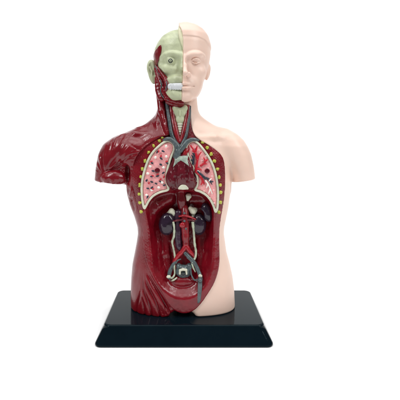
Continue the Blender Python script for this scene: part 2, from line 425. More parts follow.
def body(f, with_head=True, grow=0.0):
    f.op(loft_fn(LT, grow), zb(BT-.2, zpy(90)), 'u', 0)
    f.op(loft_fn(LAL, grow), (-8, -2, -4, 4, 9, 17.5), 'u', .5)
    f.op(loft_fn(LAR, grow), (2, 7, -4, 4, 9, 17.5), 'u', .5)
def cut_arms(f):
    # stump end faces
    a = U(97, 180, 0); 
    f.op(lambda X, Y, Z: (Z-(zpy(180.3, SILY)-.11*(X-U(96, 180, SILY)[0]))+.05*Y), (-8, -4.45, -4, 4, 9.8, 12.5), 's', .12)
    f.op(lambda X, Y, Z: (Z-(zpy(182.0, SILY)+.155*(X-U(232, 180, SILY)[0]))+.06*Y), (3.75, 7, -4, 4, 9.8, 12.5), 's', .10)
def legs(f):
    # gap between the two thigh stumps and rounded foot edges
    c = U(182, 320, 0)
    f.op(lambda X, Y, Z: np.sqrt(((X-c[0])/1.05)**2+((Z-1.2)/.72)**2+0*Y).astype(np.float32)*.72-.72, (-2.5, 2.5, -4, 4, 0, 3.2), 's', .25)
    f.op(lambda X, Y, Z: (BT+.004-Z+0*X+0*Y).astype(np.float32), zb(0, 2.0), 'i', .12)

# ================= skin half
print('skin')
zs_body = np.arange(1.2, 17.0, .055); zs_head = np.arange(17.0, 24.3, .036)
zs = np.concatenate([zs_body, zs_head])
def seam_x(Z):   # dividing line between the two halves (world x as a function of z)
    pts = [(20, 178.5), (25, 179.2), (28, 180.8), (33, 182.4), (40, 183.1), (60, 183.2), (75, 183.0), (90, 181.8), (104, 181.6), (120, 184), (312, 184)]
    z = np.array([zpy(p[0], -1.9) for p in pts])[::-1]; x = np.array([(p[1]-CX0)/FPX*29.3 for p in pts])[::-1]
    return np.interp(Z, z, x).astype(np.float32)
f = Field(-1.0, 5.95, -3.1, 3.35, 0, 0, .042, zs=zs, hy=.046)
body(f)
# bust shaping: collar, chest, hip and thigh
f.ell(U(232, 165, .3), (.5, 1.2, .25), 's', .25)
f.caps([U(199, 137.5, -1.55), U(214, 137, -1.5), U(226, 138, -1.0)], [.12, .13, .1], 'u', .3)
f.caps([U(200, 132, -1.8), U(214, 132.5, -1.8)], [.15, .12], 's', .3)
legs(f)
cut_arms(f)
f.op(loft_fn(LH, 0), zb(17.3, 25), 'u', .12)
# --- face
def face(f, skin=True):
    e = 196.2
    # forehead / brow
    bw = spline([U(187.5, 56.8, -1.92), U(193, 54.6, -1.95), U(199, 54.8, -1.75), U(203.5, 57.5, -1.3)], 5)
    f.caps(bw, [.13]*11+[.12, .11, .10, .09, .08], 'u', .25)
    # eye socket
    f.ell(U(195.8, 60.2, -2.42), (.52, .42, .27), 's', .25)
    f.ell(U(205.2, 62, -1.7), (.25, .25, .4), 's', .3)
    # cheek
    f.ell(U(198.0, 72.5, -1.35), (.62, .5, .6), 'u', .35)
    f.ell(U(193.5, 83, -1.35), (.62, .5, .75), 'u', .35)
    f.ell(U(190.5, 89, -1.45), (.6, .5, .7), 'u', .3)
    # nose
    f.caps([U(184.2, 57, -2.0), U(184.5, 66, -2.3), U(184.8, 72.8, -2.62)], [.17, .17, .22], 'u', .16)
    f.ell(U(184.6, 73.2, -2.68), (.26, .22, .2), 'u', .12)
    f.ell(U(188.6, 74.0, -2.25), (.19, .26, .17), 'u', .08)
    f.ell(U(187.0, 76.0, -2.5), (.09, .12, .05), 's', .05)
    f.caps([U(190.4, 71.6, -2.30), U(191.4, 74.0, -2.24), U(191.3, 76.5, -2.2)], .07, 's', .08)
    f.caps([U(184, 77.3, -2.62), U(189, 77.0, -2.42)], .05, 's', .10)
    # eye ball and lids
    f.ell(U(195.9, 60.7, -1.72), (.35, .31, .24), 'u', .05)
    f.caps([U(191.3, 61.6, -1.93), U(193.2, 59.5, -2.02), U(196, 58.7, -2.06), U(199, 59.7, -1.93), U(201, 61.4, -1.72)], [.035, .055, .06, .055, .035], 'u', .05)
    f.caps([U(191.3, 61.8, -1.93), U(193.5, 62.9, -1.98), U(196.3, 63.4, -2.0), U(199.2, 62.6, -1.9), U(201, 61.6, -1.72)], [.03, .04, .045, .04, .03], 'u', .05)
    f.caps([U(192.5, 58.4, -2.02), U(196, 57.3, -2.08), U(199.8, 58.2, -1.9)], .02, 's', .06)
    f.caps([U(192.6, 61.7, -2.02), U(196.1, 62.0, -2.1), U(199.6, 61.6, -1.9)], .02, 's', .04)
    f.ell(U(196.6, 60.9, -2.06), (.07, .05, .07), 's', .04)
    # mouth
    f.ell(U(185.5, 84.5, -1.80), (.75, .45, .62), 'u', .35)
    f.caps([U(182, 83.8, -2.31), U(185, 83.2, -2.33), U(189, 84.2, -2.22), U(193.2, 85.8, -2.0)], [.09, .11, .09, .04], 'u', .05)
    f.caps([U(182, 88.2, -2.27), U(186, 88.3, -2.28), U(190, 87.6, -2.16), U(192.8, 86.5, -2.0)], [.12, .13, .10, .04], 'u', .05)
    f.caps([U(181, 86.0, -2.42), U(186, 85.9, -2.42), U(190, 86.0, -2.29), U(194.0, 86.4, -2.05)], [.05, .05, .05, .055], 's', .05)
    f.caps([U(182, 91.6, -2.38), U(188, 91.6, -2.28)], [.13, .10], 's', .16)
    f.ell(U(188.0, 60.5, -2.25), (.16, .2, .22), 's', .18)
    f.caps([U(183.6, 79, -2.38), U(183.8, 81, -2.40)], .035, 's', .08)
    # chin and jaw
    f.ell(U(184.5, 96.5, -1.72), (.62, .5, .42), 'u', .22)
face(f)
# swimming-cap like hair line
def cap_fn(X, Y, Z):
    base = loft_fn(LH, .055)(X, Y, Z)
    # hairline rises to the centre and runs down behind the temple
    line = np.interp(X, [-1, 0.1, 1.1, 1.6, 1.9, 2.2], [zpy(36.2, -1.8), zpy(36.2, -1.8), zpy(36.6, -1.8), zpy(39.5, -1.5), zpy(44, -1), zpy(50, 0)]).astype(np.float32)
    return smax(base, (line-Z+0*Y), .09)
f.op(cap_fn, zb(20, 25), 'u', .06)
# ear
f.ell(U(207.9, 72.5, .35), (.19, .40, .66), 'u', .14, ry=.20, rx=-.15)
f.ell(U(210.0, 71.5, .12), (.09, .2, .36), 's', .06, ry=.16, rx=-.15)
# opening and halves
sd_open = poly_sd(OPEN, f.X, f.Z)
f.F = smax(f.F, -np.maximum(sd_open, f.Y-0.9), .05)
f.F = smax(f.F, seam_x(f.Z)-f.X+0*f.Y, .04)
# neck skin starts at the right of the throat
zt = zpy(103.5)
def face_z(z, x): pass
skin = P(field_obj('skin', f, M_SKIN, it=1)); skin['label'] = 'smooth pale pink skin half of head, shoulder, side and thigh'
SKIN_DONE = True
del f

# ================= muscle half (trunk, arm, neck)
print('muscle')
f = Field(-7.25, .6, -3.0, 3.2, 0, 0, .045, zs=np.arange(1.2, 19.3, .05), hy=.05)
body(f)
# upper arm: deltoid ends over the stub of the humerus muscles
f.ell(U(112, 171, -1.75), (1.25, .42, .28), 's', .10, ry=-.25)
f.ell(U(114.5, 177.8, -1.25), (1.02, .66, .60), 'u', .12)
f.ell(U(127.5, 173, -1.55), (.20, .5, .75), 's', .2)
# pectoral mass
f.ell(U(131, 152, -1.65), (.95, .5, .85), 'u', .5)
f.caps([U(150, 134, -1.35), U(136, 134.5, -1.25), U(122, 136, -.9)], [.16, .16, .14], 'u', .2)
# thigh muscles
legs(f)
cut_arms(f)
# deep grooves beside the pelvic plate
for pts, r in (([(150.5, 276, -2.3), (158, 288, -2.22), (164, 299, -2.15), (168.5, 308, -2.1)], .17), ([(147, 277, -2.32), (153, 291, -2.22), (158, 303, -2.15), (162, 314, -2.1)], .10), ([(143.5, 280, -2.32), (147, 293, -2.24), (152, 306, -2.15), (154.5, 316, -2.1)], .09), ([(139.5, 290, -2.25), (137.5, 302, -2.08), (138, 314, -2.0)], .08), ([(141, 296, -2.25), (144, 306, -2.15), (146, 316, -2.1)], .07)):
    f.caps(spline([U(*q) for q in pts], 4), r, 's', .14)
# neck: sternomastoid, trapezius strands
f.caps([U(160, 96, -.5), U(162, 112, -.95), U(168, 134, -1.6)], [.30, .30, .22], 'u', .12)
f.caps([U(160, 106, -.1), U(158, 124, -.9), U(160, 137, -1.45)], [.12, .22, .15], 'u', .25)
f.caps([U(176, 101, -1.1), U(180, 105, -1.25)], [.3, .3], 'u', .2)
sd_open = poly_sd(OPEN, f.X, f.Z)
f.F = smax(f.F, -np.maximum(sd_open, f.Y-0.9), .02)
f.F = smax(f.F, f.X-seam_x(f.Z)-.02+0*f.Y, .03)
def mdisp(V):
    px, py = pxof(V); d = np.zeros(len(V))
    fr = ss(.8, -.2, V[:, 1])*.7+.3
    def rid(t, seed): return 1-np.abs(2*(n1(t, seed))-1)
    # deltoid fan about its insertion
    ang = np.arctan2(176-py, px-103); rr = np.hypot(px-103, py-176)
    wd = ss(140, 126, px)*ss(178, 168, py)*ss(5, 14, rr)
    d += wd*(.085*(n1(ang*7+.8*n2(px*.05, py*.05, 4), 1)-.5)+.085*(n1(ang*15+1.2*n2(px*.08, py*.08, 9), 2)-.5)*n2(px*.12, py*.12, 44)*1.6)
    # arm stub
    ws = ss(170, 173, py)*ss(186, 183, py)*ss(130, 124, px)
    d += ws*.05*(n2(px*.28, py*.10, 6)-.5)
    # pectoral
    a2 = np.arctan2(py-160, px-112)
    wp = ss(124, 132, px)*ss(176, 165, py)*ss(118, 126, py)
    d += wp*.06*(n1(a2*13+.8*n2(px*.1, py*.1, 3), 5)-.5)
    # neck strands
    wn = ss(133, 124, py)
    d += wn*(.06*(n1(px*.36+py*.12+1.4*n2(px*.1, py*.06, 2), 8)-.5)+.03*(n1(px*.8+py*.1, 12)-.5))
    # flank: serratus teeth and oblique
    wf = ss(176, 186, py)*ss(218, 205, py)*ss(138, 131, px)
    d += wf*(.17*(n2(px*.35-py*.10, py*.16+px*.12, 13)-.5)+.08*(n1(py*.3+px*.55, 15)-.5))
    wo = ss(212, 225, py)*ss(275, 262, py)
    d += wo*.022*(n1(px*.55+py*.18+n2(px*.1, py*.08, 7), 17)-.5)
    def crease(pts, depth, w):
        P_ = spline([(a, b, 0) for a, b in pts], 4)[:, :2]; dd = np.full(len(px), 1e9)
        for (x0, y0), (x1, y1) in zip(P_[:-1], P_[1:]):
            ex, ey = x1-x0, y1-y0; t = np.clip(((px-x0)*ex+(py-y0)*ey)/(ex*ex+ey*ey), 0, 1)
            dd = np.minimum(dd, np.hypot(px-x0-ex*t, py-y0-ey*t))
        L_ = ss(pts[0][1]-2, pts[0][1]+12, py)
        return -.7*depth*np.exp(-(dd/w)**2)*L_+depth*.25*np.exp(-((dd-2.6)/2.2)**2)*L_
    for pts, dp, w_ in (([(147, 272), (153, 284), (160, 295), (166, 305), (169, 312)], .20, 1.1), ([(145, 276), (149, 289), (156, 303), (160, 316)], .16, .9),
                        ([(143, 276), (144, 290), (149, 305), (152, 318)], .15, .9), ([(141.5, 288), (139, 298), (137, 308), (137.5, 318)], .14, .9), ([(142, 294), (143.5, 305), (145.5, 318)], .10, .8),
                        ([(162, 298), (165, 306), (166, 314)], .12, .8), ([(124, 140), (136, 148), (140, 150)], .05, 1.0), ([(104, 150), (101, 160), (104, 170)], .05, .9), ([(122, 150), (113, 160), (108, 168)], .06, .8), ([(129, 152), (120, 161), (113, 168)], .06, .8),
                        ([(133, 190), (131.5, 200), (134, 210)], .07, .8), ([(129, 186), (128, 192), (131, 200)], .07, .8)):
        d += crease(pts, dp, w_)
    # thigh
    wt = ss(262, 275, py)
    ta = np.arctan2(px-145, py-245)
    d += wt*(.045*(n1(ta*9+.5*n2(px*.06, py*.03, 19), 18)-.5)+.018*(n1(ta*24+n2(px*.08, py*.04, 23), 20)-.5))
    d += .01*(n2(px*.13+py*.05, py*.11-px*.04, 21)-.5)
    return d*fr
muscle = P(field_obj('muscle_layer', f, M_RED, it=1, disp=mdisp)); muscle['label'] = 'glossy dark red muscle half with fibre relief on arm, neck, flank and thigh'
del f

# ================= cut chest wall with the belly hollow
print('wall')
f = Field(-4.2, 3.3, -2.75, 1.4, 0, 0, .045, zs=np.arange(1.6, 18.2, .046), hy=.045)
body(f)
sd_open = poly_sd(OPEN, f.X, f.Z)
Z = f.Z
gr = np.interp(Z, [zpy(300), zpy(262), zpy(230), zpy(100)], [-.12, -.08, .01, .03]).astype(np.float32)
f.F = f.F+gr
ycut = np.interp(Z, [zpy(312), zpy(285), zpy(262), zpy(230), zpy(190), zpy(150), zpy(138), zpy(120), zpy(104)], [-2.25, -2.5, -2.2, -2.02, -1.98, -1.90, -1.65, -1.15, -1.0]).astype(np.float32)
f.F = smax(f.F, ycut-f.Y+0*f.X, .10)
f.F = smax(f.F, np.maximum(sd_open-.05, f.Y-1.1), .02)
# belly hollow
sdc = poly_sd(CAVP, f.X, f.Z)
floor_y = np.interp(Z, [zpy(294), zpy(280), zpy(262), zpy(215), zpy(188)], [-1.5, -.95, -.55, -.4, -.5]).astype(np.float32)
cav = smax(sdc*.9+.55*(f.Y+1.95)*np.interp(Z, [zpy(290), zpy(262), zpy(240)], [1.6, 1.0, .5]).astype(np.float32), f.Y-floor_y+0*f.X, .45)
cav = cav+0.0
f.F = smax(f.F, -cav, .14)
# diaphragm / liver bed folds and loin muscles
f.caps([U(148, 222, -.8), U(156, 206, -.55), U(170, 198, -.4)], [.3, .35, .3], 'u', .5)
f.caps([U(158, 228, -.15), U(157, 255, -.75), U(163, 280, -1.1)], [.26, .32, .2], 'u', .25)
f.caps([U(167.5, 226, -.15), U(166.5, 254, -.6), U(171, 277, -1.05)], [.26, .26, .16], 'u', .2)
f.caps([U(208, 228, -.15), U(208, 255, -.75), U(203, 276, -1.1)], [.26, .32, .2], 'u', .25)
f.caps([U(199.5, 226, -.15), U(200, 252, -.6), U(198, 270, -.95)], [.24, .24, .16], 'u', .2)
f.caps([U(181, 186, -.7), U(181.5, 200, -.75), U(183, 215, -.65)], [.30, .36, .3], 'u', .12)
f.caps([U(192, 200, -.3), U(203, 200, -.5)], [.3, .3], 'u', .4)
f.ell(U(182, 281, -1.35), (1.1, .45, .42), 'u', .2)
# mediastinum recess
f.ell(U(181, 168, -2.1), (1.15, .45, 1.3), 's', .15)
def wdisp(V):
    px, py = pxof(V)
    front = ss(-1.5, -1.8, V[:, 1])
    d = .012*(n2(px*.5, py*.5, 31)-.5)
    incav = ss(-1.6, -1.2, V[:, 1])*ss(189, 196, py)
    d += incav*.05*(n2(px*.35, py*.12, 33)-.5)+incav*.03*(n2(px*.8, py*.3, 35)-.5)
    band = front*ss(262, 235, py)*ss(140, 146, py)
    # rows of stipple following the edge of the opening
    ii = np.sin(px*2.1+np.sin(py*.08)*2)*np.sin(py*2.3)
    d += band*.006*ii
    return d
def wmat(V, Fc):
    c = V[Fc].mean(1); px, py = pxof(c)
    return np.where((c[:, 1] > -1.72) & (py > 188.5), 1, np.where(py > 262, 2, 0))
wall = P(field_obj('chest_wall', f, [M_CUT, M_CAV, M_RIM], it=1, disp=wdisp, fm=wmat)); wall['label'] = 'dark red cut chest and belly wall around the hollow, ending in a rounded point'
del f

# ================= skull half with jaw
print('skull')
f = Field(-3.2, .5, -2.9, 3.0, 0, 0, .036, zs=np.arange(17.2, 24.0, .036))
SK = [(30.2, 180, 187, 0.3, 1.2), (30.9, 174, 193, -.4, 1.7), (34, 167, 199, -1.1, 2.1), (38, 161.5, 204, -1.55, 2.4), (44, 157.3, 207, -1.85, 2.6), (50, 154.6, 208, -1.95, 2.7), (57, 154, 208, -1.95, 2.7), (65, 155.5, 207, -1.9, 2.6),
      (72, 158, 205, -1.85, 2.2), (78, 161, 203, -1.85, 1.7), (84, 164.5, 201, -1.9, 1.0), (90, 166.5, 199, -1.95, .4), (95, 169, 197, -1.95, 0), (98.5, 174, 193, -1.8, -.3), (99.6, 178, 190, -1.6, -.5)]
LS = loft(SK, 2.3)
f.op(loft_fn(LS), BIG, 'u', 0)
f.caps(spline([U(180, 55.5, -1.88), U(173, 54, -1.88), U(166.5, 55.2, -1.68), U(162, 58.5, -1.3)], 5), .12, 'u', .22)
f.ell(U(170.5, 60.8, -2.32), (.66, .60, .54), 's', .15)
f.ell(U(170.5, 60.8, -1.62), (.44, .36, .40), 'u', .06)
f.caps([U(161, 66, -1.3), U(166, 68.5, -1.62), U(174, 69.5, -1.78)], [.15, .22, .16], 'u', .3)
f.caps([U(182.5, 55, -1.9), U(182.5, 68, -2.1)], [.16, .2], 'u', .25)
f.ell(U(180.5, 74.5, -2.35), (.40, .35, .24), 's', .15)
f.ell(U(168, 76.5, -2.1), (.32, .3, .28), 's', .25)
f.caps([U(169.5, 80, -1.65), U(176, 80, -1.85), U(183, 80, -1.92)], [.22, .3, .3], 'u', .25)
f.ell(U(175, 88, -1.5), (.62, .5, .95), 'u', .2)
f.caps([U(168.8, 92, -1.45), U(175, 94.8, -1.80), U(182, 95.3, -1.9)], [.28, .36, .36], 'u', .2)
f.F = smax(f.F, f.X-seam_x(f.Z)-.01+0*f.Y, .03)
def skdisp(V):
    px, py = pxof(V)
    su = np.exp(-((n2(px*.09+.3*n2(px*.4, py*.4, 40), py*.09, 41)-.5)/.035)**2)
    return .02*(n2(px*.3, py*.3, 42)-.5)+.045*su*ss(56, 46, py)+.02*su*ss(60, 70, py)
def skmat(V, Fc):
    c = V[Fc].mean(1); return ((c[:, 0] > np.interp(c[:, 2], [0, 99], [0, 0])+seam_x(c[:, 2])-.06) & (c[:, 1] < -1)).astype(int)
skull = P(field_obj('skull', f, [M_BONE, M_EDGE], it=1, disp=skdisp, fm=skmat)); skull['label'] = 'pale green skull half of the face'
del f
# teeth: upper and lower rows in one block
def teeth():
    parts = []
    for row, (y0, h) in enumerate(((84.6, .17), (88.3, .16))):
        for k in range(5):
            px = 171.0+k*2.35; Yc = -1.93-.07*k+.006*k*k
            parts.append(blob(U(px, y0+(.8 if row == 0 else -.5), Yc-.13), (.11, .07, h*1.0), seg=12))
    fl = Field(-1.4, .1, -2.7, -1.2, zpy(93), zpy(80), .03)
    fl.caps([U(170.5, 86.5, -1.80), U(176, 86.5, -2.02), U(180.2, 86.5, -2.08)], [.25, .29, .29], 'u', .05)
    fl.F = smax(fl.F, np.abs(fl.Z-zpy(86.5, -2))-.25, .05)
    v, q = fl.mesh()
    v = relax(v, q, 1)
    return merge((v, q), *parts)
v, q = teeth()
mesh_obj('teeth', v, q, M_TEETH, skull)
v, q = blob(U(170.5, 60.8, -1.965), (.165, .05, .165), seg=24); mesh_obj('iris', v, q, M_BLACK, skull)
v, q = blob(U(170.5, 60.8, -2.0), (.095, .04, .095), seg=20); pup = mesh_obj('pupil', v, q, M_BONE, skull)
v, q = blob(U(170.6, 60.9, -2.035), (.045, .02, .045), seg=16); mesh_obj('pupil_centre', v, q, M_BLACK, skull)
for o in list(skull.children): o.location = (0, 0, 0)

# painted edge of the skin shell over the skull
f = Field(-1.2, .5, -2.6, 2.0, 0, 0, .034, zs=np.arange(zpy(53, -1.8), 24.1, .034), hy=.04)
f.op(loft_fn(LH, -.05), BIG, 'u', 0)
edge = polyxz([(179.2, 22), (178.0, 30), (178.6, 37), (180.0, 42), (181.8, 47), (183.4, 52), (184.5, 52), (184, 40), (183, 30), (181, 22)], -1.6, 2)
f.F = smax(f.F, np.maximum(poly_sd(edge, f.X, f.Z), seam_x(f.Z)*0-9)+0*f.Y, .06)
f.F = np.maximum(f.F, f.X-seam_x(f.Z)-.04+0*f.Y).astype(np.float32)
sub_edge = field_obj('skin_edge', f, M_EDGE, it=1); bpy.context.view_layer.update()
sub_edge.parent = skin; sub_edge.matrix_parent_inverse = skin.matrix_world.inverted()
# skull-side ear
f = Field(-3.4, -1.9, -.9, 1.3, zpy(90, 0), zpy(58, 0), .03)
f.ell(U(152.3, 72, .15), (.36, .32, .98), 'u', .05, ry=-.16)
f.ell(U(151.5, 67, .1), (.36, .32, .55), 'u', .15, ry=.1)
f.ell(U(151.2, 70.0, -.22), (.20, .18, .62), 's', .08, ry=-.12)
f.caps([U(150.2, 67.5, -.1), U(152.5, 72, -.14), U(152.2, 77, -.05)], .07, 'u', .08)
f.ell(U(154.3, 73, -.18), (.12, .15, .28), 's', .08)
P(field_obj('ear', f, M_BONE, it=1))['label'] = 'pale green ear on the skull side'
# temple and jaw muscles
f = Field(-2.95, -1.0, -2.3, 1.6, zpy(105, 0), zpy(43, 0), .034)
f.op(loft_fn(LS, .075), BIG, 'u', 0)
tm = polyxz([(161.3, 46.5), (161.8, 52), (160, 58.5), (157, 65), (156, 70), (152.8, 64), (151.4, 56), (153.5, 51.5), (157.5, 48.5)], -.9)
f.F = smax(f.F, np.maximum(poly_sd(tm, f.X, f.Z), f.Y-.6), .05)
P(field_obj('temple_muscle', f, M_RED, it=1, disp=lambda V: .03*(n1(pxof(V)[0]*.6, 51)-.5)))
jaw = []
for pts, r in (([(156, 66, -.7), (160, 72, -1.1), (165.5, 79, -1.55), (167.2, 86, -1.75), (167, 91, -1.6)], [.10, .16, .20, .20, .12]),
               ([(155.5, 69, -.6), (158.5, 77, -1.0), (162.5, 86, -1.25), (166, 95, -1.4), (172, 100, -1.45)], [.13, .2, .25, .24, .2]),
               ([(157.5, 78, -.7), (159, 90, -.8), (161.5, 98, -1.0)], [.22, .3, .3]),
               ([(166, 98.5, -1.5), (174, 101, -1.55), (181.5, 102.5, -1.65)], [.18, .22, .22]),
               ([(168, 102, -1.2), (176, 104, -1.3), (181.5, 104, -1.35)], [.22, .25, .22])):
    jaw.append((pts, r))
f = Field(-2.8, .35, -2.2, 1.2, zpy(113, 0), zpy(63, 0), .036)
for pts, r in jaw: f.caps([U(*p) for p in spline(pts, 3)], list(np.interp(np.linspace(0, 1, (len(pts)-1)*3+1), np.linspace(0, 1, len(r)), r)), 'u', .05)
def jd(V):
    px, py = pxof(V); return .06*(n1(px*.5-py*.12+n2(px*.1, py*.1, 1), 61)-.5)+.012*(n2(px*.4+py*.1, py*.2-px*.1, 62)-.5)
P(field_obj('jaw_muscle', f, M_RED, it=1, disp=jd))
P(tube_obj('facial_vein', [(160, 80, -1.35), (161.5, 85, -1.5), (160.5, 91, -1.4), (163, 97, -1.5), (168.5, 100.5, -1.72)], [.05, .06, .05, .05, .03], M_VEIN, None))
P(tube_obj('facial_vein', [(166.2, 80.5, -1.78), (166.8, 85, -1.92), (165.5, 90.5, -1.84)], [.04, .05, .03], M_VEIN, None))
P(tube_obj('facial_vein', [(155.3, 66, -.85), (157.5, 71, -1.05), (161, 76, -1.4)], [.04, .045, .03], M_VEIN, None))

# ================= throat
print('organs')
f = Field(-1.15, .65, -2.1, .2, zpy(130, -1.4), zpy(103, -1.4), .032)
f.ell(U(180, 112, -1.15), (.56, .36, .52), 'u', .1)
f.ell(U(176.0, 108.5, -1.2), (.30, .28, .30), 'u', .12)
f.ell(U(184.2, 108.5, -1.2), (.30, .28, .30), 'u', .12)
f.ell(U(180, 105.4, -1.35), (.16, .5, .16), 's', .1)
f.ell(U(180, 120.5, -1.2), (.43, .34, .42), 'u', .10)
f.caps([U(175.5, 116.8, -1.45), U(180, 118, -1.62), U(184.5, 116.8, -1.45)], .03, 's', .06)
f.ell(U(180, 113, -1.62), (.10, .12, .3), 'u', .15)
P(field_obj('larynx', f, M_BONE, it=1, disp=lambda V: .02*(n2(pxof(V)[0]*.4, pxof(V)[1]*.4, 71)-.5)))
f = Field(-.9, .5, -2.3, .2, zpy(143, -1.6), zpy(120, -1.6), .03)
f.caps([U(180, 122, -1.2), U(180, 132, -1.4), U(180.3, 140, -1.62)], [.27, .22, .08], 'u', .02)
for k in range(6): f.caps([U(177.2, 124.3+2.5*k, -1.42-.035*k), U(180.1, 124.6+2.5*k, -1.52-.035*k), U(182.9, 124.3+2.5*k, -1.42-.035*k)], .052-.003*k, 'u', .03)
P(field_obj('windpipe', f, M_CREAM, it=0))
P(tube_obj('throat_muscle', [(171, 106, -1.1), (172.8, 118, -1.35), (175.5, 131, -1.68), (179.3, 143.5, -1.9)], [.22, .22, .23, .16], M_AOR, None, flat=.7))
P(tube_obj('throat_muscle', [(188.3, 106, -1.1), (187.0, 118, -1.35), (184.2, 131, -1.68), (180.8, 143.5, -1.9)], [.20, .20, .21, .16], M_AOR, None, flat=.7))
P(tube_obj('jugular_vein', [(166.5, 100, -1.15), (167.6, 110, -1.3), (169.6, 123, -1.62), (171.5, 134, -1.85), (175.5, 143, -2.0), (178, 147.5, -2.08)], [.12, .14, .15, .15, .17, .18], M_JUG, None))
P(tube_obj('jugular_vein', [(190.3, 106, -1.15), (189.6, 116, -1.35), (187.8, 127, -1.68), (186, 136, -1.9), (182.5, 144, -2.04), (180.5, 148, -2.08)], [.07, .10, .11, .12, .16, .18], M_JUG, None))
P(tube_obj('chest_vein', [(163, 140.5, -1.85), (168, 138.8, -1.98), (173, 141, -2.06), (177.5, 147, -2.15), (177.5, 153, -2.2), (176.5, 158, -2.15)], [.08, .16, .18, .24, .27, .26], M_VEIN, None))
P(tube_obj('chest_vein', [(199, 140.5, -1.85), (193, 139.4, -1.98), (187.5, 141.5, -2.06), (183, 147, -2.15), (179, 152, -2.18)], [.08, .15, .17, .2, .2], M_VEIN, None))
P(tube_obj('aortic_arch', [(183, 162, -1.9), (184.5, 154, -2.0), (187.2, 149, -1.9), (188.0, 146, -1.8)], [.22, .24, .2, .12], M_ART, None))

# heart
f = Field(-1.7, 1.6, -3.1, -.9, zpy(193, -2.2), zpy(151, -2.2), .036)
f.ell(U(182, 172, -1.95), (1.05, .66, 1.15), 'u', .1)
f.ell(U(175.5, 178, -1.95), (.78, .62, .92), 'u', .15)
f.ell(U(189, 178, -1.95), (.72, .62, .92), 'u', .15)
f.ell(U(181.5, 160.5, -1.95), (.72, .5, .55), 'u', .15)
f.caps([U(187, 163, -2.50), U(188, 175, -2.60), U(185.5, 186, -2.48)], .09, 's', .16)
f.caps([U(176.5, 165, -2.48), U(175.3, 178, -2.56), U(177, 187, -2.4)], .08, 's', .16)
f.caps([U(182, 165, -2.6), U(181.5, 176, -2.68), U(181.8, 186, -2.6)], [.05, .07, .05], 's', .14)
f.ell(U(193.5, 171, -2.3), (.16, .3, .9), 's', .2, ry=-.3)
f.caps([U(186.5, 160, -2.25), U(190, 168, -2.42), U(191.5, 178, -2.5)], [.2, .22, .2], 'u', .1)
f.ell(U(183.3, 190.5, -2.1), (.42, 1.0, .42), 's', .05)
def hd(V):
    px, py = pxof(V); return .05*(n2(px*.28, py*.16, 81)-.5)+.03*(n2(px*.7, py*.4, 82)-.5)
HEARTF = f
heart = P(field_obj('heart', f, M_HEART, it=1, disp=hd))
# star of fat over the heart base and half disc below
def plate(name, px_poly, Y, th, m, parent, dome=.0, h=.03, n=2):
    pl = polyxz(px_poly, Y, n); lo = pl.min(0)-.12; hi = pl.max(0)+.12
    f = Field(lo[0], hi[0], Y-th-.1, Y+.25, lo[1], hi[1], h)
    sd = poly_sd(pl, f.X, f.Z)
    f.F = smax(sd+0*f.Y, np.abs(f.Y-(Y+.05)+dome*np.minimum(-sd, .3))-(th/2+.05), .04).astype(np.float32)
    o = field_obj(name, f, m, None, it=1)
    if parent is not None:
        o.parent = parent
    return o
def sub(o, parent): o.parent = parent; o.matrix_parent_inverse = parent.matrix_world.inverted(); return o
bpy.context.view_layer.update()
HF = HEARTF
star = polyxz([(173.3, 155.3), (181, 156.2), (188.8, 155.3), (187.6, 160), (189.3, 166.3), (184.3, 162.6), (180.8, 160.4), (177, 163.2), (172.8, 167.6), (174.6, 160)], -2.4, 1)
HF.F = smax(smax(HF.F-.045, poly_sd(star, HF.X, HF.Z)+0*HF.Y, .05), HF.Y+1.9, .0).astype(np.float32)
sub(field_obj('heart_fat', HF, M_FAT, it=1, disp=lambda V: .04*(n2(pxof(V)[0]*.5, pxof(V)[1]*.5, 85)-.5)), heart)
P(plate('oesophagus_end', [(178.4, 189.3), (178.8, 186.8), (180.8, 184.9), (183.3, 184.3), (185.8, 184.9), (187.8, 186.8), (188.3, 189.3)], -2.3, .3, M_CREAM, None, .3))

# ================= lungs
LUNG_L = [(168.3, 141.0), (173.0, 143.5), (174.2, 149), (171.5, 156), (168.8, 164), (167, 172), (166.2, 180), (168.5, 188), (166.5, 190.3), (160, 192), (153.5, 195.5), (149, 200.5), (146, 206), (144.5, 208), (143, 203), (142, 195), (141.8, 186), (143, 177), (145.5, 167.5), (149, 158.5), (153.5, 151.5), (159, 146), (164, 142.2)]
LUNG_R = [(193.5, 140.8), (188.8, 142.8), (186.4, 147.5), (188, 155), (191, 162), (194.3, 170), (197.3, 177), (197.2, 185), (195.2, 189.5), (200, 191.3), (206, 194.8), (210.5, 200), (213.5, 206), (215.5, 211.5), (217.2, 208), (217.9, 199), (217.8, 190), (216.8, 181), (215, 172), (211.8, 163), (207, 154.5), (201, 146.5), (197, 142.5)]
YL = -1.98
def lung(pxp):
    pl = polyxz(pxp, YL, 3); lo = pl.min(0)-.15; hi = pl.max(0)+.15
    f = Field(lo[0], hi[0], -2.5, -1.0, lo[1], hi[1], .034)
    sd = poly_sd(pl, f.X, f.Z)
    yf = np.interp(f.Z, [zpy(205), zpy(160), zpy(148), zpy(140)], [-2.05, -2.06, -1.98, -1.86]).astype(np.float32)
    f1 = smax(sd+.09+0*f.Y, yf+.02-f.Y-.10*np.clip(-sd-.12, 0, .4), .05); f1 = np.maximum(f1, f.Y+1.2)
    f.F = f1.astype(np.float32)
    return f, sd, yf
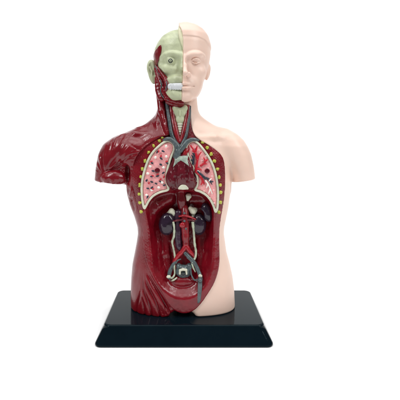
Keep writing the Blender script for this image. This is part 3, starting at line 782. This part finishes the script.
def lung_obj(pxp, flecks, label):
    f, sd, yf = lung(pxp)
    V, Fc = f.mesh(); V = relax(V, Fc, 1, .4)
    px, py = pxof(V); V = V+normals(V, Fc)*(.014*(n2(px*1.3, py*1.3, 91)-.5))[:, None]
    vs_ = [tuple(a) for a in V]; fs = [tuple(a) for a in Fc.tolist()]; fm = [0]*len(fs)
    for v, q, mi in flecks:
        o = len(vs_); vs_ += [tuple(a) for a in v]; fs += [tuple(int(i)+o for i in t) for t in q]; fm += [mi]*len(q)
    l = P(mesh_obj('lung', vs_, fs, [M_PINK, M_WHITE, M_DARK, M_BRI, M_HEART], fm=fm)); l['label'] = label
    f.F = np.maximum(smax(np.abs(sd+.0)-.085+0*f.Y, yf-.10-f.Y, .06), f.Y+1.2).astype(np.float32)
    rim = field_obj('lung_lining', f, M_CREAM, it=1)
    bpy.context.view_layer.update(); sub(rim, l)
    return l
def fl(px, py, a, b, ang=0, mi=2, Y=-2.165, seg=10, lump=.5):
    v, q = blob(U(px, py, Y), (a, .045, b), ry=ang, seg=seg, lump=lump, seed=px); return v, q, mi
FL = []
for px, py in ((166, 146.2), (155.6, 157.4), (166.3, 156.5), (150.2, 166.3), (163.5, 167.5), (147.8, 173.5), (158.5, 187.5), (151.6, 190), (162, 182.5), (146.5, 195)): FL.append(fl(px, py, .11, .095, 0, 1))
for px, py, an in ((157.3, 151.8, .4), (163, 151.3, 2.0), (161.2, 158.5, 2.3), (152, 163, 2.5), (160.8, 164.6, 2.0), (167, 163, 2.2), (153, 171, 1.6), (163.2, 173, 1.0), (151.8, 176.4, 1.3), (157.5, 176, 1.4), (151.8, 182, 1.9), (160.2, 181.5, 2.2), (164.5, 185.3, 1.2), (152, 187.6, .9), (147.7, 188.5, 1.8), (147.5, 197, .3), (158, 170, .3), (156, 183.5, 2), (146.5, 180.5, .5)): FL.append(fl(px, py, .07, .13, an, 2))
for px, py, an in ((158.5, 151.4, .2), (161, 156, .2), (151.3, 161.5, 1.2), (166.6, 161.6, .9), (152.8, 175.8, 2.0), (157.5, 174.4, 1.1), (160.5, 179.4, .8), (152.8, 189, 1.5), (164, 177, .5), (149, 183, .4)): FL.append(fl(px, py, .065, .11, an, 3, Y=-2.175))
FL.append(fl(157.3, 170.5, .20, .20, 0, 4, Y=-2.18, seg=24, lump=0))
lung_obj(LUNG_L, FL, 'pink lung on the muscle side with dark, red and white flecks and a round red spot')
def branch(pts, r0, r1, mi, Y=-2.17):
    n = len(pts); P3 = [U(a, b, Y) for a, b in pts]
    v, q = tube(P3, list(np.linspace(r0, r1, n)), n=4, seg=8, flat=.6, wob=.3); return v, q, mi
FR = []
for pts in ([(195.5, 172.5), (196.6, 166), (197.6, 160), (198.8, 155.5), (201.2, 152)], [(197.5, 160), (195.3, 152.5), (192, 147.5), (190.6, 145.2)], [(195, 153), (197.2, 146)], [(195.2, 152.2), (192.2, 150.5)],
            [(203.5, 164.2), (205, 161.5), (203.8, 157.5)], [(205, 161.5), (207.7, 159.3)], [(200.5, 166), (203.5, 164.2), (206.8, 163.8)], [(195, 170), (199, 169), (201.5, 170.2)],
            [(200, 176), (202.6, 181), (201, 185)], [(202.6, 181), (204.2, 184.5)], [(196.3, 172), (200, 176)]):
    FR.append(branch(pts, .10, .045, 3))
for pts in ([(193.2, 164.3), (193.6, 158), (195, 152), (195.3, 148.3)], [(193.6, 158), (191.6, 155)], [(193.4, 161), (190.8, 159.5)], [(194.5, 155), (192.3, 153)],
            [(197.5, 171.5), (202, 175), (206, 178), (210, 181.5), (212, 184.5)], [(206, 178), (209.5, 178.6)], [(210, 181.5), (213.5, 181.8)], [(202, 175), (205.2, 179.5)]):
    FR.append(branch(pts, .095, .03, 2))
for pts in ([(205.5, 180.5), (208, 184), (210.3, 189), (212.3, 194)], [(208, 184), (206.5, 188)], [(210.3, 189), (208.6, 193.5)], [(209, 181), (211.5, 178.5)], [(199.5, 172.5), (196.5, 169)]):
    FR.append(branch(pts, .065, .03, 1))
for px, py in ((208, 168), (212, 176), (202, 160.5), (199, 150), (206, 156), (213.8, 190), (210, 198), (214, 203), (204, 191)): FR.append(fl(px, py, .05, .04, 0, 1, seg=8))
FR.append(fl(207.2, 171, .19, .19, 0, 4, Y=-2.18, seg=24, lump=0))
lung_obj(LUNG_R, FR, 'pink lung on the skin side with branching red, slate and white vessels')

# ================= ribs cut across
RL = [(162.5, 137.8), (159.5, 141), (153.7, 146), (148.7, 152.5), (145, 160.7), (142.5, 169), (141, 177), (139.8, 185), (139.2, 194), (140, 202.5), (141, 211.5)]
RRt = [(200.3, 139.0), (202.3, 142.3), (207, 147.6), (211.2, 154), (214.4, 161), (217.2, 169), (219, 177), (220.3, 185), (220.4, 192.5), (220.2, 202.5), (218.9, 212)]
for rows in (RL, RRt):
    for i, (px, py) in enumerate(rows):
        Y = float(np.interp(py, [138, 150, 190, 215], [-1.62, -1.88, -1.99, -1.99]))
        a = .115+.035*random.random(); b = .125+.06*random.random()
        f = Field(-.3, .3, -.25, .25, -.35, .35, .03)
        f.ell((0, 0, 0), (a, .14, b), 'u', 0); f.F = smax(f.F, np.abs(f.Z+.0*f.X+0*f.Y)-b*.85, .04).astype(np.float32)
        V, Fc = f.mesh(); V = relax(V, Fc, 1); an = random.uniform(-.3, .3)
        V = V+(normals(V, Fc)*(.07*(n2(V[:, 0]*9+i, V[:, 2]*9+px, 5)-.5))[:, None])
        Vx = V[:, 0]*math.cos(an)+V[:, 2]*math.sin(an); Vz = -V[:, 0]*math.sin(an)+V[:, 2]*math.cos(an)
        c = U(px, py, Y)
        o = mesh_obj('rib_end', np.stack([Vx+c[0], V[:, 1]+c[1], Vz+c[2]], 1), Fc, M_RIB); sub(o, wall)

# ================= belly organs
def kidney(c, a, b, d, tilt, side, name, m, label=None):
    c = U(*c); f = Field(c[0]-b-.2, c[0]+b+.2, c[1]-d-.2, c[1]+d+.2, c[2]-b-.2, c[2]+b+.2, .03)
    f.ell(c, (a, d, b), 'u', 0, ry=tilt)
    if side:
        n_ = np.array([math.cos(tilt), 0, -math.sin(tilt)])*side
        f.ell(c+n_*a*1.05, (a*.42, d*1.3, b*.30), 's', .18)
    o = P(field_obj(name, f, m, it=1, disp=lambda V: .03*(n2(pxof(V)[0]*.25, pxof(V)[1]*.25, 95)-.5)))
    if label: o['label'] = label
    return o
kidney((167.2, 224, -1.05), .66, .87, .44, .12, 1, 'kidney', M_KID)
kidney((199.0, 224.5, -1.05), .57, .82, .44, .02, -1, 'kidney', M_KID)
kidney((206.8, 212.4, -1.2), .40, .76, .40, -.3, -1, 'spleen', M_KID, 'dark purple spleen above the right-hand kidney')
def adrenal(pts, r, label):
    f = Field(*[U(pts[0][0]-14, 0, -1)[0], U(pts[0][0]+14, 0, -1)[0]], -1.7, .2, zpy(236, -1), zpy(198, -1), .032)
    f.caps([U(*p) for p in pts], r, 'u', .1)
    P(field_obj('adrenal_gland', f, M_CREAM, it=1))['label'] = label
adrenal([(167, 214, -.9), (171.5, 211, -1.0), (173.6, 213, -.95), (173, 219, -.9)], [.10, .20, .18, .07], 'cream gland on top of the left-hand kidney')
adrenal([(190.5, 208.5, -.95), (193, 211, -1.05), (194.8, 210, -.95), (193, 217, -.9), (193, 224, -.9)], [.18, .24, .18, .10, .08], 'cream gland on top of the right-hand kidney')
f = Field(*[U(182, 0, -1)[0], U(194, 0, -1)[0]], -1.7, -.2, zpy(205, -1), zpy(191, -1), .03)
f.caps([U(188.6, 196.4, -.95), U(187.8, 199.5, -1.0)], [.24, .12], 'u', .05)
P(field_obj('stomach_stump', f, M_CREAM, it=1))
P(tube_obj('vena_cava', [(178.2, 211, -.95), (178, 225, -1.05), (178.2, 238, -1.1), (179.5, 247, -1.15), (184, 252, -1.2)], [.30, .30, .28, .24, .14], M_IVC, None))
P(tube_obj('aorta', [(184.2, 204, -.6), (184.8, 212, -1.0), (185, 225, -1.2), (185.6, 238, -1.25), (186, 248, -1.3)], [.24, .32, .31, .28, .22], M_AOR, None))
P(tube_obj('iliac_artery', [(186, 245, -1.35), (182.5, 251, -1.42), (178, 256, -1.42), (174.5, 261, -1.4), (172.5, 266, -1.35)], [.18, .18, .16, .14, .10], M_ART, None))
P(tube_obj('iliac_artery', [(186, 245, -1.35), (189, 250.5, -1.42), (192, 254, -1.4), (194, 258, -1.35)], [.18, .17, .14, .08], M_ART, None))
P(tube_obj('iliac_vein', [(184.5, 252.5, -1.45), (189, 257, -1.52), (194, 262.5, -1.55), (197.5, 269, -1.62), (200.5, 277, -1.85), (200, 281, -2.3)], [.13, .16, .16, .15, .15, .16], M_VEIN, None))
P(tube_obj('iliac_vein', [(175.5, 261, -1.45), (171.8, 267, -1.5), (169.5, 273, -1.62), (169.0, 279, -1.8)], [.10, .15, .16, .10], M_VEIN, None))
# dark strip painted down the pelvic plate
f = Field(.6, 1.7, -2.9, -1.6, zpy(305), zpy(277), .034)
f2 = Field(.6, 1.7, -2.9, -1.6, zpy(305), zpy(277), .034)
body(f)
f.F = smax(f.F+np.interp(f.Z, [zpy(300), zpy(262)], [-.12, -.08]).astype(np.float32), np.interp(f.Z, [zpy(312), zpy(285), zpy(262)], [-2.25, -2.5, -2.2]).astype(np.float32)-f.Y, .10)-.018
st = polyxz([(198.2, 279), (201.8, 279), (202.2, 288), (201, 299.5), (200, 302.5), (197.3, 303.5), (197.4, 296), (197.8, 288)], -2.2, 2)
f.F = smax(f.F, poly_sd(st, f.X, f.Z)+0*f.Y, .05).astype(np.float32)
f.F = np.maximum(f.F, -(-1.7-f.Y)+0*f.X).astype(np.float32)
P(field_obj('leg_vein', f, M_VEIN, it=1))
for i, (px, py) in enumerate(((184.6, 214), (184, 222), (185.8, 230), (186, 237))): pass
P(tube_obj('renal_artery', [(185, 219.5, -1.3), (178, 220.3, -1.42), (172.5, 221.5, -1.3)], [.09, .09, .06], M_HEART, None))
P(tube_obj('renal_artery', [(185, 219.5, -1.3), (191, 220, -1.35), (196, 221.5, -1.3)], [.09, .09, .06], M_HEART, None))
P(tube_obj('renal_vein', [(179, 216.5, -1.3), (184, 215.5, -1.5), (190, 217, -1.4), (196, 219.5, -1.3)], [.08, .08, .08, .06], M_ART, None))
v, q = blob(U(182.3, 225.2, -1.5), (.22, .15, .22), seg=20, lump=.2); P(mesh_obj('artery_stump', v, q, M_ART))
for px, py in ((184.3, 213.2), (184.4, 221.0), (185.8, 228.7)):
    v, q = blob(U(px, py, -1.48), (.10, .07, .10), seg=14); P(mesh_obj('artery_opening', v, q, M_VEIN))
P(tube_obj('ureter', [(173.3, 222, -1.4), (174.2, 228, -1.35), (174, 236, -1.28), (172.2, 242, -1.25), (173.8, 250, -1.32), (175, 258, -1.4), (174.3, 266, -1.5), (174.6, 274, -1.6), (172, 278, -1.68), (169, 276.5, -1.8)], [.085, .09, .09, .08, .075, .075, .07, .07, .08, .11], M_URE, None, wob=.35))
P(tube_obj('ureter', [(192.8, 222, -1.3), (193.6, 230, -1.3), (194.2, 238, -1.25), (194.8, 245, -1.25), (196, 252, -1.3), (195, 258, -1.42), (192.2, 262, -1.6), (193, 267, -1.62), (195.5, 272, -1.6)], [.12, .10, .09, .09, .09, .08, .075, .07, .05], M_URE, None, wob=.35))
for px, py in ((168.8, 276.8), (200.3, 276)):
    v, q = blob(U(px, py, -1.92), (.16, .11, .13), seg=14, lump=.4, seed=px); P(mesh_obj('duct_end', v, q, M_CREAM))
P(tube_obj('duct', [(171.5, 281, -1.8), (174.5, 279.5, -1.8), (177, 277.5, -1.7)], [.05, .08, .05], M_URE, None, wob=.4))
P(tube_obj('duct', [(190.5, 268, -1.62), (191.5, 275, -1.7), (194.5, 280, -1.8), (199, 279, -1.9)], [.06, .07, .06, .05], M_VEIN, None, wob=.4))
# bowel stump: slate ring with a cream square horseshoe in it
f = Field(*[U(174, 0, -1.6)[0], U(195, 0, -1.6)[0]], -2.2, -.9, zpy(283, -1.6), zpy(258, -1.6), .03)
f.ell(U(183.5, 271.3, -1.4), (.62, .40, .50), 'u', 0)
f.ell(U(178.6, 266.0, -1.4), (.20, .3, .22), 'u', .12); f.ell(U(189.5, 266.0, -1.4), (.24, .3, .24), 'u', .12)
bow = P(field_obj('bowel_stump', f, M_VEIN, it=1, disp=lambda V: .06*(n2(pxof(V)[0]*.5, pxof(V)[1]*.5, 99)-.5)))
f = Field(*[U(176, 0, -1.6)[0], U(192, 0, -1.6)[0]], -2.2, -.9, zpy(281, -1.6), zpy(262, -1.6), .03)
f.caps([U(179.8, 273.8, -1.82), U(180, 270.2, -1.84), U(183, 269.4, -1.86), U(186.2, 270, -1.84), U(186.6, 274, -1.8)], [.08, .09, .10, .09, .07], 'u', .03)
o = field_obj('bowel_lining', f, M_CREAM, it=1); bpy.context.view_layer.update(); sub(o, bow)
v, q = blob(U(183.2, 273.2, -1.80), (.17, .07, .17), seg=14, lump=.2); o = mesh_obj('bowel_opening', v, q, M_BLACK); sub(o, bow)
P(tube_obj('pelvic_vein', [(176, 263.5, -1.5), (177.5, 260.5, -1.5), (181, 259, -1.5)], [.06, .07, .05], M_VEIN, None))
P(tube_obj('pelvic_vein', [(192.5, 264, -1.65), (190.5, 260.5, -1.6), (187, 257.5, -1.55)], [.06, .07, .05], M_VEIN, None))
print('done')
